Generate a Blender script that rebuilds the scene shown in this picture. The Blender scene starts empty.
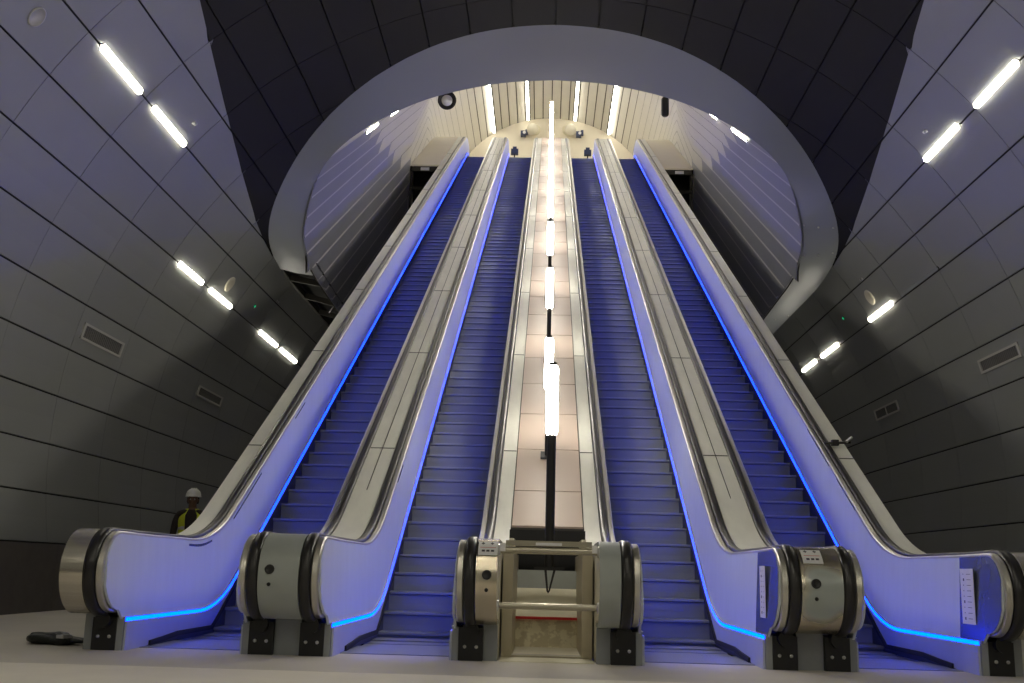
import bpy, bmesh, math, random
from mathutils import Vector, Matrix
random.seed(7)
PI = math.pi
COL = bpy.context.scene.collection
TA = math.tan(math.radians(30))

# ------------------------------------------------------------------ materials
def mat(name, color, rough=.5, metal=0., noise=0., nscale=6., bump=0., bscale=40., spec=.5, island=0., coat=0., stretch=None, color2=None):
    m = bpy.data.materials.new(name); m.use_nodes = True
    nt = m.node_tree; b = nt.nodes['Principled BSDF']
    b.inputs['Roughness'].default_value = rough; b.inputs['Metallic'].default_value = metal
    b.inputs['Specular IOR Level'].default_value = spec
    if coat: b.inputs['Coat Weight'].default_value = coat; b.inputs['Coat Roughness'].default_value = .15
    c = (*color, 1); b.inputs['Base Color'].default_value = c
    tc = nt.nodes.new('ShaderNodeTexCoord'); src = tc.outputs['Object']
    if stretch:
        mp = nt.nodes.new('ShaderNodeMapping'); mp.inputs['Scale'].default_value = stretch
        nt.links.new(src, mp.inputs['Vector']); src = mp.outputs['Vector']
    if noise or island:
        n = nt.nodes.new('ShaderNodeTexNoise'); n.inputs['Scale'].default_value = nscale; n.inputs['Detail'].default_value = 1.2 if (color2 and metal) else 5
        n.inputs['Roughness'].default_value = .6
        nt.links.new(src, n.inputs['Vector'])
        mx = nt.nodes.new('ShaderNodeMix'); mx.data_type = 'RGBA'
        c2 = color2 or tuple(x * (1 - noise) for x in color)
        mx.inputs[6].default_value = (*c2, 1)
        mx.inputs[7].default_value = (*(tuple(min(1, x * (1 + noise)) for x in color) if not color2 else color), 1)
        fac = n.outputs['Fac']
        if color2:
            rp = nt.nodes.new('ShaderNodeValToRGB'); rp.color_ramp.elements[0].position = .47; rp.color_ramp.elements[1].position = .53
            nt.links.new(fac, rp.inputs[0]); fac = rp.outputs[0]
        if island:
            g = nt.nodes.new('ShaderNodeNewGeometry')
            a = nt.nodes.new('ShaderNodeMath'); a.operation = 'MULTIPLY_ADD'
            nt.links.new(g.outputs['Random Per Island'], a.inputs[0]); a.inputs[1].default_value = island
            nt.links.new(fac, a.inputs[2])
            s = nt.nodes.new('ShaderNodeMath'); s.operation = 'SUBTRACT'; nt.links.new(a.outputs[0], s.inputs[0]); s.inputs[1].default_value = island / 2
            fac = s.outputs[0]
        nt.links.new(fac, mx.inputs[0]); nt.links.new(mx.outputs[2], b.inputs['Base Color'])
    if color2 and metal:
        nt.links.new(fac, b.inputs['Metallic'])
    if bump:
        n2 = nt.nodes.new('ShaderNodeTexNoise'); n2.inputs['Scale'].default_value = bscale; n2.inputs['Detail'].default_value = 4
        nt.links.new(src, n2.inputs['Vector'])
        bp = nt.nodes.new('ShaderNodeBump'); bp.inputs['Strength'].default_value = bump; bp.inputs['Distance'].default_value = .02
        nt.links.new(n2.outputs['Fac'], bp.inputs['Height']); nt.links.new(bp.outputs[0], b.inputs['Normal'])
    return m

def emit(name, color, strength):
    m = bpy.data.materials.new(name); m.use_nodes = True
    nt = m.node_tree; nt.nodes.clear()
    e = nt.nodes.new('ShaderNodeEmission'); e.inputs[0].default_value = (*color, 1); e.inputs[1].default_value = strength
    o = nt.nodes.new('ShaderNodeOutputMaterial'); nt.links.new(e.outputs[0], o.inputs[0])
    return m

def step_mat():
    m = mat('step_metal', (.225, .245, .28), rough=.45, metal=.3, noise=.12, nscale=3)
    nt = m.node_tree; b = nt.nodes['Principled BSDF']
    tc = nt.nodes.new('ShaderNodeTexCoord')
    w = nt.nodes.new('ShaderNodeTexWave'); w.wave_type = 'BANDS'; w.bands_direction = 'X'; w.inputs['Scale'].default_value = 34
    nt.links.new(tc.outputs['Object'], w.inputs['Vector'])
    bp = nt.nodes.new('ShaderNodeBump'); bp.inputs['Strength'].default_value = .35; bp.inputs['Distance'].default_value = .006
    nt.links.new(w.outputs['Fac'], bp.inputs['Height']); nt.links.new(bp.outputs[0], b.inputs['Normal'])
    return m

M = {}
M['vault'] = mat('vault_panel', (.345, .36, .355), rough=.42, metal=.3, noise=.05, nscale=1.2, island=.5)
M['crown'] = mat('crown_panel_shade', (.013, .0125, .012), rough=.6, noise=.05, nscale=1.2, island=.3, spec=.25)  # shade on the vault crown, put into the panel colour
M['vault_back'] = mat('vault_backing', (.015, .015, .016), rough=.9)
M['dado'] = mat('dado_stone', (.10, .09, .085), rough=.6, noise=.25, nscale=5)
M['floor'] = mat('concrete_floor', (.66, .62, .55), rough=.75, noise=.12, nscale=1.1, bump=.15, bscale=30)
M['floor_front'] = mat('concrete_front', (.86, .81, .71), rough=.75, noise=.12, nscale=1.3, bump=.15, bscale=30)
M['collar'] = mat('collar_metal', (.33, .355, .39), rough=.42, metal=.25, noise=.04, nscale=1.)
M['plank'] = mat('shaft_plank', (.24, .25, .30), rough=.35, metal=.3, noise=.1, nscale=2., island=.5, stretch=(1, .3, 1))
M['plank_joint'] = mat('shaft_joint', (.62, .62, .62), rough=.6)
M['hall'] = mat('hall_panel', (.62, .60, .54), rough=.5, noise=.06, nscale=1.5, island=.4)
M['hall_joint'] = mat('hall_joint', (.10, .095, .08), rough=.8)
M['endwall'] = mat('cream_wall', (.80, .74, .60), rough=.6, noise=.05, nscale=2)
M['panel'] = mat('balustrade_film', (.66, .71, .78), rough=.45, noise=.07, nscale=3., stretch=(1, 2.5, .5))
M['bare'] = mat('bare_panel', (.20, .22, .30), rough=.22, metal=.6, noise=.15, nscale=4)
M['dskirt'] = mat('dark_skirt', (.035, .035, .05), rough=.5, noise=.1, nscale=4)
M['skirt'] = mat('skirt_film', (.52, .55, .62), rough=.5, noise=.1, nscale=4)
M['handrail'] = mat('handrail_rubber', (.018, .017, .017), rough=.32)
M['brush'] = mat('black_brush', (.01, .01, .015), rough=.8)
M['metal'] = mat('brushed_metal', (.62, .58, .50), rough=.24, metal=.95, noise=.32, nscale=3., stretch=(.2, 9, 9))
M['cap'] = mat('cap_metal', (.62, .60, .54), rough=.34, metal=.85, noise=.15, nscale=5.)
M['deck'] = mat('deck_film', (.80, .80, .72), rough=.4, noise=.16, nscale=2.6, stretch=(2, .6, .6))
M['film'] = mat('drum_film', (.36, .39, .37), rough=.45, noise=.12, nscale=5)
M['filmmetal'] = mat('half_peeled_film', (.66, .59, .46), rough=.26, metal=.5, noise=.1, nscale=1.5, color2=(.38, .42, .40))
M['black'] = mat('black_plastic', (.012, .012, .013), rough=.45, noise=.2, nscale=20)
M['grey'] = mat('grey_plinth', (.30, .32, .33), rough=.5, noise=.15, nscale=4)
M['clad'] = mat('cladding', (.25, .25, .25), rough=.6, noise=.1, nscale=2)
M['white'] = mat('white_paper', (.80, .80, .80), rough=.6, noise=.03, nscale=10)
M['darkink'] = mat('dark_ink', (.05, .04, .06), rough=.6)
M['redink'] = mat('red_ink', (.55, .02, .02), rough=.6)
M['tile'] = mat('tan_tile', (.60, .47, .385), rough=.45, noise=.03, nscale=2, island=.3)
M['cream'] = mat('cream_steel', (.80, .76, .58), rough=.5, noise=.12, nscale=6)
M['post'] = mat('post_steel', (.50, .45, .33), rough=.45, metal=.3, noise=.1, nscale=6)
M['stain'] = mat('stained_steel', (.76, .71, .52), rough=.6, noise=.1, nscale=9, color2=(.58, .52, .36))
M['pipe'] = mat('pipe_steel', (.45, .42, .33), rough=.3, metal=.85, noise=.1, nscale=8)
M['pinkframe'] = mat('frame_steel', (.42, .34, .28), rough=.4, metal=.5, noise=.1, nscale=8)
M['pole'] = mat('pole_black', (.014, .013, .014), rough=.5)
M['void'] = mat('void_dark', (.012, .012, .012), rough=.9)
M['rib'] = mat('raw_steel', (.04, .037, .032), rough=.6, metal=.3, noise=.3, nscale=4)
M['bolt'] = mat('bolt_steel', (.7, .7, .7), rough=.3, metal=.9)
M['vent'] = mat('vent_frame', (.58, .58, .55), rough=.5, metal=.2)
M['slat'] = mat('vent_slat', (.16, .16, .155), rough=.6)
M['bag'] = mat('dark_tarp', (.006, .009, .007), rough=.4, bump=.6, bscale=14)
M['skin'] = mat('skin', (.16, .085, .06), rough=.55, noise=.05)
M['hair'] = mat('hair', (.01, .008, .007), rough=.6)
M['helmet'] = mat('helmet_shell', (.80, .80, .78), rough=.3)
M['vest'] = mat('hi_vis', (.62, .68, .04), rough=.6, noise=.06)
M['shirt'] = mat('dark_shirt', (.03, .022, .022), rough=.8, noise=.2)
M['trouser'] = mat('dark_trousers', (.03, .032, .04), rough=.85, noise=.2)
M['tape'] = mat('reflective_tape', (.6, .6, .6), rough=.3, metal=.4)
M['bluebox'] = mat('blue_plastic', (.03, .045, .12), rough=.5)
M['drumcream'] = mat('drum_cream', (.70, .66, .54), rough=.5)
M['step'] = step_mat()
M['led'] = emit('blue_led', (.0, .025, 1.0), 18)
M['lamp'] = emit('tube_white', (1.0, .93, .76), 27)
M['pole_lamp'] = emit('pole_white', (1.0, .93, .80), 66)
M['hall_lamp'] = emit('hall_white', (1.0, .94, .80), 13)
M['green'] = emit('green_led', (.02, .8, .3), .6)

# ------------------------------------------------------------------ mesh helpers
class MB:
    def __init__(self): self.v = []; self.f = []; self.m = []; self.s = []
    def add(self, vs, fs, mi=0, smooth=False):
        o = len(self.v); self.v += [tuple(p) for p in vs]
        for f in fs: self.f.append([i + o for i in f]); self.m.append(mi); self.s.append(smooth)
        return self
    def box(self, x0, x1, y0, y1, z0, z1, mi=0):
        vs = [(x, y, z) for x in (x0, x1) for y in (y0, y1) for z in (z0, z1)]
        return self.add(vs, [(0, 1, 3, 2), (4, 6, 7, 5), (0, 4, 5, 1), (2, 3, 7, 6), (0, 2, 6, 4), (1, 5, 7, 3)], mi)
    def hexa(self, a, b, mi=0):          # two quads (4 pts each), matching order
        return self.add(list(a) + list(b), [(3, 2, 1, 0), (4, 5, 6, 7), (0, 1, 5, 4), (1, 2, 6, 5), (2, 3, 7, 6), (3, 0, 4, 7)], mi)
    def tube(self, p, q, r, n=12, mi=0, r2=None, cap=True):
        p = Vector(p); q = Vector(q); d = (q - p).normalized()
        a = d.orthogonal().normalized(); b = d.cross(a); r2 = r if r2 is None else r2
        vs = []
        for i in range(n):
            t = 2 * PI * i / n; w = a * math.cos(t) + b * math.sin(t)
            vs += [p + w * r, q + w * r2]
        fs = [(2 * i, 2 * ((i + 1) % n), 2 * ((i + 1) % n) + 1, 2 * i + 1) for i in range(n)]
        self.add(vs, fs, mi, True)
        if cap:
            self.add([vs[2 * i] for i in range(n)], [tuple(range(n))[::-1]], mi)
            self.add([vs[2 * i + 1] for i in range(n)], [tuple(range(n))], mi)
        return self
    def lathe(self, o, axis, prof, n=20, mi=0):   # prof: (dist along axis, radius)
        o = Vector(o); d = Vector(axis).normalized(); a = d.orthogonal().normalized(); b = d.cross(a)
        vs = []
        for h, r in prof:
            for i in range(n):
                t = 2 * PI * i / n; vs.append(o + d * h + (a * math.cos(t) + b * math.sin(t)) * max(r, 1e-4))
        fs = []
        for k in range(len(prof) - 1):
            for i in range(n):
                j = (i + 1) % n
                fs.append((k * n + i, k * n + j, (k + 1) * n + j, (k + 1) * n + i))
        return self.add(vs, fs, mi, True)
    def sweep(self, path, x0, x1, t, mi=0, bev=0.):
        """closed-section bar following path [(y,z,ny,nz)], t = thickness inward of the outward normal"""
        sec = [(x0, 0), (x1, 0), (x1, t), (x0, t)]
        if bev: sec = [(x0, bev), (x0 + bev, 0), (x1 - bev, 0), (x1, bev), (x1, t), (x0, t)]
        n = len(sec); vs = []
        for (y, z, ny, nz) in path:
            for (x, o) in sec: vs.append((x, y - ny * o, z - nz * o))
        fs = []
        for k in range(len(path) - 1):
            for i in range(n):
                j = (i + 1) % n; fs.append((k * n + i, k * n + j, (k + 1) * n + j, (k + 1) * n + i))
        self.add(vs, fs, mi, False)
        self.add(vs[:n], [tuple(range(n))], mi); self.add(vs[-n:], [tuple(range(n))[::-1]], mi)
        return self
    def strip(self, ys, zt, zb, x0, x1, mi=0):
        """solid plate in the YZ plane between curves zt(y) and zb(y)"""
        vs = []
        for y in ys:
            a, b = zt(y), zb(y)
            if a < b: a = b = (a + b) / 2
            vs += [(x0, y, b), (x0, y, a), (x1, y, a), (x1, y, b)]
        fs = []
        for k in range(len(ys) - 1):
            for i in range(4):
                j = (i + 1) % 4; fs.append((k * 4 + i, k * 4 + j, k * 4 + 4 + j, k * 4 + 4 + i))
        fs += [(0, 1, 2, 3), tuple(len(vs) - 4 + i for i in (3, 2, 1, 0))]
        return self.add(vs, fs, mi)
    def build(self, name, mats, parent=None, smooth=None, fix=True):
        me = bpy.data.meshes.new(name)
        me.from_pydata(self.v, [], self.f)
        mats = mats if isinstance(mats, (list, tuple)) else [mats]
        for m in mats: me.materials.append(m)
        for p, mi, s in zip(me.polygons, self.m, self.s):
            p.material_index = mi; p.use_smooth = s
        if fix:
            bm = bmesh.new(); bm.from_mesh(me)
            bmesh.ops.recalc_face_normals(bm, faces=bm.faces); bm.to_mesh(me); bm.free()
        me.update()
        if smooth: me.shade_smooth() if smooth is True else me.set_sharp_from_angle(angle=math.radians(smooth))
        o = bpy.data.objects.new(name, me); COL.objects.link(o)
        if parent: o.parent = parent; o.matrix_parent_inverse = parent.matrix_world.inverted() if False else Matrix.Translation(-Vector(parent.location))
        return o

def smooth_sharp(o, deg=35):
    o.data.shade_smooth(); o.data.set_sharp_from_angle(angle=math.radians(deg)); return o

def empty(name, loc, label, cat, group=None):
    o = bpy.data.objects.new(name, None); COL.objects.link(o); o.location = loc; o.empty_display_size = .2
    return tag(o, label, cat, group)

def tag(o, label, cat, group=None, kind=None):
    o['label'] = label; o['category'] = cat
    if group: o['group'] = group
    if kind: o['kind'] = kind
    return o

def struct(o, label=None):
    o['kind'] = 'structure'
    if label: o['label'] = label
    return o

def lerp(a, b, t): return a + (b - a) * t
def interp(pts, x):
    if x <= pts[0][0]: return pts[0][1]
    for (a, b), (c, d) in zip(pts, pts[1:]):
        if x <= c: return b + (d - b) * (x - a) / (c - a) if c > a else d
    return pts[-1][1]

# ------------------------------------------------------------------ key dimensions
R, ZC = 6.861, 2.2152                       # concourse vault
HX = [-3.476, -2.234, -1.834, -.592, .592, 1.834, 2.234, 3.476]   # handrail lines
YI = 11.043
def led_line(y): return .2346 + (y - YI) * TA
def nose_line(y): return .13 + (y - YI) * TA
LAND = 16.75                                # upper landing level
YC, ZN, RN = 8.47, .605, .34                # lower newel centre and radius
YE, ZE = 41.0, LAND + .93 - .34             # upper newel centre

def fillet(y0, z0, s0, s1, T, n=14):
    """points of an arc replacing the corner at (y0,z0) between slopes s0 and s1 (angles)"""
    a = (y0 - T * math.cos(s0), z0 - T * math.sin(s0)); b = (y0 + T * math.cos(s1), z0 + T * math.sin(s1))
    out = []
    for i in range(n + 1):
        t = i / n
        y = (1 - t) ** 2 * a[0] + 2 * t * (1 - t) * y0 + t * t * b[0]
        z = (1 - t) ** 2 * a[1] + 2 * t * (1 - t) * z0 + t * t * b[1]
        out.append((y, z))
    return out
A30 = math.radians(30)
ZF, ZFT = .945, LAND + .93
DH = 1.005; ZF = .938; YK = YI + (ZF - DH) / TA; YKT = YI + (ZFT - DH) / TA
def base_path():
    p = [(YC + .28, ZN - RN), (YC + .1, ZN - RN)]
    for i in range(29):
        a = math.radians(270 - 180 * i / 28); p.append((YC + RN * math.cos(a), ZN + RN * math.sin(a)))
    p += [(9.1, ZF)] + fillet(YK, ZF, 0, A30, .68)
    y = 12.2
    while y < YKT - 1: p.append((y, DH + (y - YI) * TA)); y += 1.35
    p += fillet(YKT, ZFT, A30, 0, .6)
    for i in range(25):
        a = math.radians(90 - 180 * i / 24); p.append((YE + RN * math.cos(a), ZE + RN * math.sin(a)))
    p.append((YE - .25, ZE - RN))
    out = []
    for i, (y, z) in enumerate(p):
        a = p[max(i - 1, 0)]; b = p[min(i + 1, len(p) - 1)]
        d = Vector((b[0] - a[0], b[1] - a[1])).normalized(); out.append((y, z, -d[1], d[0]))
    return out
BP = base_path()
def off(path, o): return [(y - ny * o, z - nz * o, ny, nz) for y, z, ny, nz in path]
def top_curve(o):
    q = [(y, z) for y, z, ny, nz in off(BP, o) if nz > -.02]
    q.sort(); return q
def zn_bot(o):                                   # underside of the newel ends
    def f(y):
        r = RN - o
        if y < YC: return ZN - math.sqrt(max(r * r - (y - YC) ** 2, 0))
        return ZN - r
    return f
LEDP = [(8.60, .2346)] + fillet(YI, .2346, 0, A30, .62, 8) + [(y, led_line(y)) for y in (13, 18, 24, 30, 36)] + fillet(YI + (LAND + .23 - .2346) / TA, LAND + .23, A30, 0, .3, 6) + [(40.9, LAND + .23)]
def zled(y): return interp(LEDP, y)
def znose(y): return min(max(0., nose_line(y)), LAND)
def npath(pts):
    out = []
    for i, (y, z) in enumerate(pts):
        a = pts[max(i - 1, 0)]; b = pts[min(i + 1, len(pts) - 1)]
        d = Vector((b[0] - a[0], b[1] - a[1])).normalized(); out.append((y, z, -d[1], d[0]))
    return out
YS = [YC - RN + .001 + .34 * (1 - math.cos(PI / 2 * i / 12)) for i in range(13)] + [8.6, 8.8, 9.1] + [9.4 + .14 * i for i in range(22)] + [13 + i * 1.5 for i in range(18)] + [39.2 + .12 * i for i in range(16)] + [YE + .34 * math.sin(PI / 2 * i / 8) - .001 for i in range(1, 9)]
YS.sort()

# ------------------------------------------------------------------ escalators
def step_mesh():
    hw = .462
    prof = [(0, -.006), (.008, 0), (.365, 0), (.365, -.03), (.07, -.03), (.07, -.19), (.03, -.205), (.034, -.13), (.032, -.034), (.0, -.024)]
    mb = MB(); n = len(prof)
    vs = [(-hw, y, z) for y, z in prof] + [(hw, y, z) for y, z in prof]
    fs = [(i, (i + 1) % n, (i + 1) % n + n, i + n) for i in range(n)]
    mb.add(vs, fs); mb.add(vs[:n], [tuple(range(n))]); mb.add(vs[n:], [tuple(range(n))[::-1]])
    return mb
STEP_ME = None
def make_escalator(k, xl, xr, label):
    global STEP_ME
    xc = (xl + xr) / 2
    root = empty('escalator', (xc, 8.9, 0), label, 'escalator', 'escalators in a row')
    for side, hx in ((1, xl), (-1, xr)):           # side: direction from handrail towards the steps
        def X(o, t=0): return (hx + side * o, hx + side * (o + t))
        # balustrade panel
        tc = top_curve(.05); bot = zn_bot(.05)
        def zt(y, tc=tc):
            if y < YC:
                r = RN - .05; return ZN + math.sqrt(max(r * r - (y - YC) ** 2, 0))
            if y > YE:
                r = RN - .05; return ZE + math.sqrt(max(r * r - (y - YE) ** 2, 0))
            return interp(tc, y)
        def zb(y):
            if y < 8.52:
                r = RN - .05; return ZN - math.sqrt(max(r * r - (y - YC) ** 2, 0))
            if y > 40.95:
                r = RN - .05; return ZE - math.sqrt(max(r * r - (y - YE) ** 2, 0))
            return zled(y) - .03
        def tilt(z, y):                    # the panel leans: narrow at the handrail, wide at the light strip
            t = min(1, max(0, (z - zled(y)) / .72)); return lerp(.136, .100, t)
        def leaning(ys, th, e0=0., e1=.02, lo=None, hi=None):
            mb = MB(); vs = []; N = 5
            for y in ys:
                A, B = zt(y), zb(y)
                if lo: B = max(B, lo(y)); A = min(A, hi(y))
                if A < B: A = B = (A + B) / 2
                for i in range(N):
                    z = lerp(B, A, i / (N - 1)); o = tilt(z, y) + e1; vs.append((hx + side * o, y, z))
                for i in range(N):
                    z = lerp(A, B, i / (N - 1)); o = tilt(z, y) + e0; vs.append((hx + side * o, y, z))
            n = 2 * N; fs = []
            for k2 in range(len(ys) - 1):
                for i in range(n):
                    j = (i + 1) % n; fs.append((k2 * n + i, k2 * n + j, (k2 + 1) * n + j, (k2 + 1) * n + i))
            fs += [tuple(range(n)), tuple(len(vs) - n + i for i in range(n))[::-1]]
            return mb.add(vs, fs)
        leaning([y for y in YS if YC - RN + .05 < y < YE + RN - .05], 0, -.02, .0).build('balustrade_panel', M['panel'], root)
        if (k == 0 and side > 0) or (k == 3 and side < 0) or (k == 1 and side > 0):
            for y0, y1, d0, d1 in {0: ((10.1, 10.8, .03, .055), (11.5, 12.5, .045, .07), (14.0, 14.5, .05, .07)), 3: ((11.9, 12.6, .0, .02), (12.9, 13.9, .0, .02)), 1: ((12.3, 12.7, .01, .035),)}[k]:
                ys = [y0 + (y1 - y0) * i / 8 for i in range(9)]
                leaning(ys, 0, .0005, .003, lo=lambda y: zt(y) - lerp(d0, d1, .5 + .5 * abs((y - (y0 + y1) / 2) / (y1 - y0) * 2)) if False else zt(y) - d1 + (d1 - d0) * .4 * abs(y - (y0 + y1) / 2) / (y1 - y0), hi=lambda y: zt(y) - d0).build('film_tear', M['bare'], root)
        if side < 0 and k >= 2:
            leaning([y for y in YS if YC - RN + .06 < y < 8.95] + [9.0], 0, .0005, .003).build('bare_panel_end', M['bare'], root)['label'] = 'bare dark shiny end of the panel'
        # inner cap strip round the panel edge
        a, b = sorted(X(.044, .058))
        smooth_sharp(MB().sweep(off(BP, .026), a, b, .036, bev=.01).build('cap_strip', M['cap'], root))
        # handrail belt
        smooth_sharp(MB().sweep(off(BP, 0), hx - .041, hx + .041, .05, bev=.014).build('handrail', M['handrail'], root), 50)
        # filmed fascia below the light strip and dark skirt under it
        a, b = X(.150, .015)
        ys = [8.58 + .2 * i for i in range(22)] + [13 + 1.5 * i for i in range(18)] + [39.2 + .2 * i for i in range(9)]
        def fas(y): return min(znose(y) + .075 if y > 9.7 else interp([(9.0, 0.), (9.7, .075)], y), zled(y) - .014)
        MB().strip(ys, lambda y: zled(y) - .012, fas, a, b).build('fascia_panel', M['skirt'], root)
        a, b = X(.152, .011)
        MB().strip(ys, fas, lambda y: max(0., nose_line(y) - .30) if y < 30 else min(nose_line(y), LAND) - .30, a, b).build('skirt_panel', M['dskirt'], root)
        # light strip
        a, b = sorted(X(.136, .014))
        ls = MB().sweep(npath([(y, z + .016) for y, z in LEDP]), a, b, .042).build('light_strip', M['led'], root)
        a, b = sorted(X(.134, .020))
        MB().sweep(npath([(y - .03, z + .022) for y, z in LEDP[:1]] + [(y, z + .022) for y, z in LEDP[1:]]), a, b, .005).build('light_channel', M['cap'], ls)
        # skirt brush
        bp = [(9.1, .045), (9.4, .06), (9.8, .085), (10.3, .085)] + [(y, znose(y) + .085) for y in [10.6 + .2 * i for i in range(10)]]
        a, b = sorted(X(.160, .022))
        MB().sweep(npath(bp), a, b, .04).build('skirt_brush', M['brush'], root)
        # handrail inlet
        inl = MB().box(hx - .095, hx + .095, 8.556, 9.0, 0, .25)
        inl.tube((hx, 8.5, .235), (hx, 8.62, .235), .062, 16)
        io = inl.build('handrail_inlet', M['black'], root)
        for s in (-1, 1):
            MB().lathe((hx + s * .045, 8.557, .105), (0, -1, 0), [(0, .014), (.008, .014), (.012, .008), (.012, 0)], 10).build('bolt', M['bolt'], io)
        a, b = sorted(X(.097, .05))
        MB().box(a, b, 8.56, 8.62, 0, .252).build('skirt_end_plate', M['grey'], root)
    hw = .47
    # comb and landing plates
    cp = MB().box(xc - hw, xc + hw, 8.9, 9.75, -.05, .006)
    for i in range(24):
        x = xc - hw + .02 + i * (2 * hw - .04) / 23
        cp.hexa([(x - .008, 9.75, -.01), (x + .008, 9.75, -.01), (x + .008, 9.75, .006), (x - .008, 9.75, .006)],
                [(x - .004, 9.9, -.01), (x + .004, 9.9, -.01), (x + .004, 9.9, -.004), (x - .004, 9.9, -.004)])
    cp.build('comb_plate', M['step'], root)
    MB().box(xc - hw, xc + hw, 40.1, 42.2, LAND - .06, LAND + .004).build('landing_plate', M['step'], root)
    # steps
    if STEP_ME is None:
        s0 = step_mesh().build('step', M['step'], None); STEP_ME = s0.data; bpy.data.objects.remove(s0)
    lst = [(9.9, -.012), (10.24, -.006), (10.56, .008), (10.897, .06)]
    lst += [(11.24 + .343 * i, nose_line(11.24 + .343 * i)) for i in range(84)]
    for (y, z) in lst:
        o = bpy.data.objects.new('step', STEP_ME); COL.objects.link(o); o.parent = root
        o.location = (0, y - 8.9, z)
    # truss below
    tr = MB()
    tr.sweep(npath([(8.95, -.35), (10.6, -.35), (12, nose_line(12) - .75), (39, nose_line(39) - .75), (41.5, LAND - .7)]), xl - .1, xr + .1, .08)
    tr.build('truss', M['clad'], root)
    return root
make_escalator(0, HX[0], HX[1], 'far left escalator beside the left wall with a man behind its balustrade')
make_escalator(1, HX[2], HX[3], 'inner left escalator, just left of the tan centre strip with lamp poles')
make_escalator(2, HX[4], HX[5], 'inner right escalator, just right of the tan centre strip with lamp poles')
make_escalator(3, HX[6], HX[7], 'far right escalator beside the right wall with paper notice on its right balustrade')

# ------------------------------------------------------------------ fixed decks between the escalators
def cut(path, lo, hi): return [p for p in path if lo(p) and hi(p)]
NI = next(i for i, p in enumerate(BP) if p[0] > 9.05 and p[3] > .9)
DRUM, INC = BP[:NI + 1], BP[NI:]
def deck(name, x0, x1, label, drum_mat, sensor=None, sticker=False, clad=None, plinth=True, group='fixed decks beside the handrails'):
    root = empty(name, ((x0 + x1) / 2, 8.6, 0), label, 'deck cover', group)
    smooth_sharp(MB().sweep(off(INC, .020), x0, x1, .03).build('deck_plate', M['deck'], root))
    smooth_sharp(MB().sweep(off(DRUM, .014), x0, x1, .03).build('newel_drum', drum_mat, root))
    # butt joints across the plate
    for y in (11.7, 13.0, 16.2, 19.4, 22.6, 25.8, 29, 32.2, 35.4):
        z = DH + (y - YI) * TA - .020 / math.cos(A30)
        if y > 12: MB().sweep(npath([(y, z + .003), (y + .018, z + .003 + .018 * TA)]), x0 + .004, x1 - .004, .01).build('plate_joint', M['rib'], root)
    if x1 - x0 > .25 and clad is None:
        MB().sweep(npath([(y, DH + (y - YI) * TA - .018) for y in (12, 39)]), (x0 + x1) / 2 - .004, (x0 + x1) / 2 + .004, .01).build('plate_joint', M['rib'], root)
    if abs(x0 + x1) < 1.2:
        xa, xb = (x1 - .012, x1) if x0 < 0 else (x0, x0 + .012)
        tc = top_curve(.06); bt = zn_bot(.06)
        MB().strip([y for y in YS if YC - RN + .06 < y < 11.3], lambda y: (ZN + math.sqrt(max((RN - .06) ** 2 - (y - YC) ** 2, 0))) if y < YC else interp(tc, y), lambda y: bt(y) if y < 8.62 else 0., xa, xb).build('side_plate', M['drumcream'], root)
    if plinth:
        MB().box(*((x0 + .05, x1 - .002) if abs(x0 + x1) < 1.2 and x0 < 0 else (x0 + .002, x1 - .05) if abs(x0 + x1) < 1.2 else (x0 + .05, x1 - .05)), 8.60, 8.9, 0, .27).build('plinth', M['grey'], root)
    r = RN - .014
    if sensor is not None:
        for (zz, rr) in ((.655, .036), (.545, .014)):
            y = YC - math.sqrt(r * r - (zz - ZN) ** 2); n = Vector((0, y - YC, zz - ZN)).normalized()
            MB().lathe(Vector((sensor, y, zz)), n, [(-.002, rr), (.008, rr), (.012, rr * .8), (.004, rr * .6), (.003, 0)], 18).build('sensor', M['black'], root)
    if sticker:
        lab = MB(); ink = MB()
        sx = sensor
        def pt(x, zz, e):
            y = YC - math.sqrt(r * r - (zz - ZN) ** 2); n = Vector((0, y - YC, zz - ZN)).normalized(); return Vector((x, y, zz)) + n * e
        zs = [.80 + .1 * i / 6 for i in range(7)]
        vs = [pt(x, z, e) for z in zs for x, e in ((sx - .075, .004), (sx + .075, .004))]
        lab.add(vs, [(2 * i, 2 * i + 1, 2 * i + 3, 2 * i + 2) for i in range(6)])
        so = lab.build('safety_sticker', M['white'], root)
        def mark(x, z, w, h, mi):
            ink.add([pt(x - w, z - h, .007), pt(x + w, z - h, .007), pt(x + w, z + h, .007), pt(x - w, z + h, .007)], [(0, 1, 2, 3)], mi)
        for (dx, z, mi) in ((-.04, .885, 1), (.03, .885, 1), (-.035, .83, 0), (0, .83, 0), (.035, .83, 0)):
            if mi: mark(sx + dx, z, .012, .004, 0); mark(sx + dx, z, .003, .010, 0)
            else: mark(sx + dx, z, .012, .007, 0)
        mark(sx, .855, .06, .0015, 1)
        ink.build('sticker_print', [M['darkink'], M['redink']], so)
    if clad is not None:
        xa, xb = (x0, x0 + .02) if clad < 0 else (x1 - .02, x1)
        tc = top_curve(.06)
        ys = [8.75 + .25 * i for i in range(18)] + [13.5 + 1.5 * i for i in range(18)] + [40.5]
        MB().strip(ys, lambda y: interp(tc, y), lambda y: max(.0, nose_line(y) - .8), xa, xb).build('side_cladding', M['clad'], root)
    return root
deck('outer_deck', -3.70, HX[0] - .047, 'narrow steel deck left of the far left handrail, with a shiny bare drum end', M['metal'], clad=-1, group='outer decks')
deck('outer_deck', HX[7] + .047, 3.70, 'narrow steel deck right of the far right handrail against the right wall', M['metal'], clad=1, group='outer decks')
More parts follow.
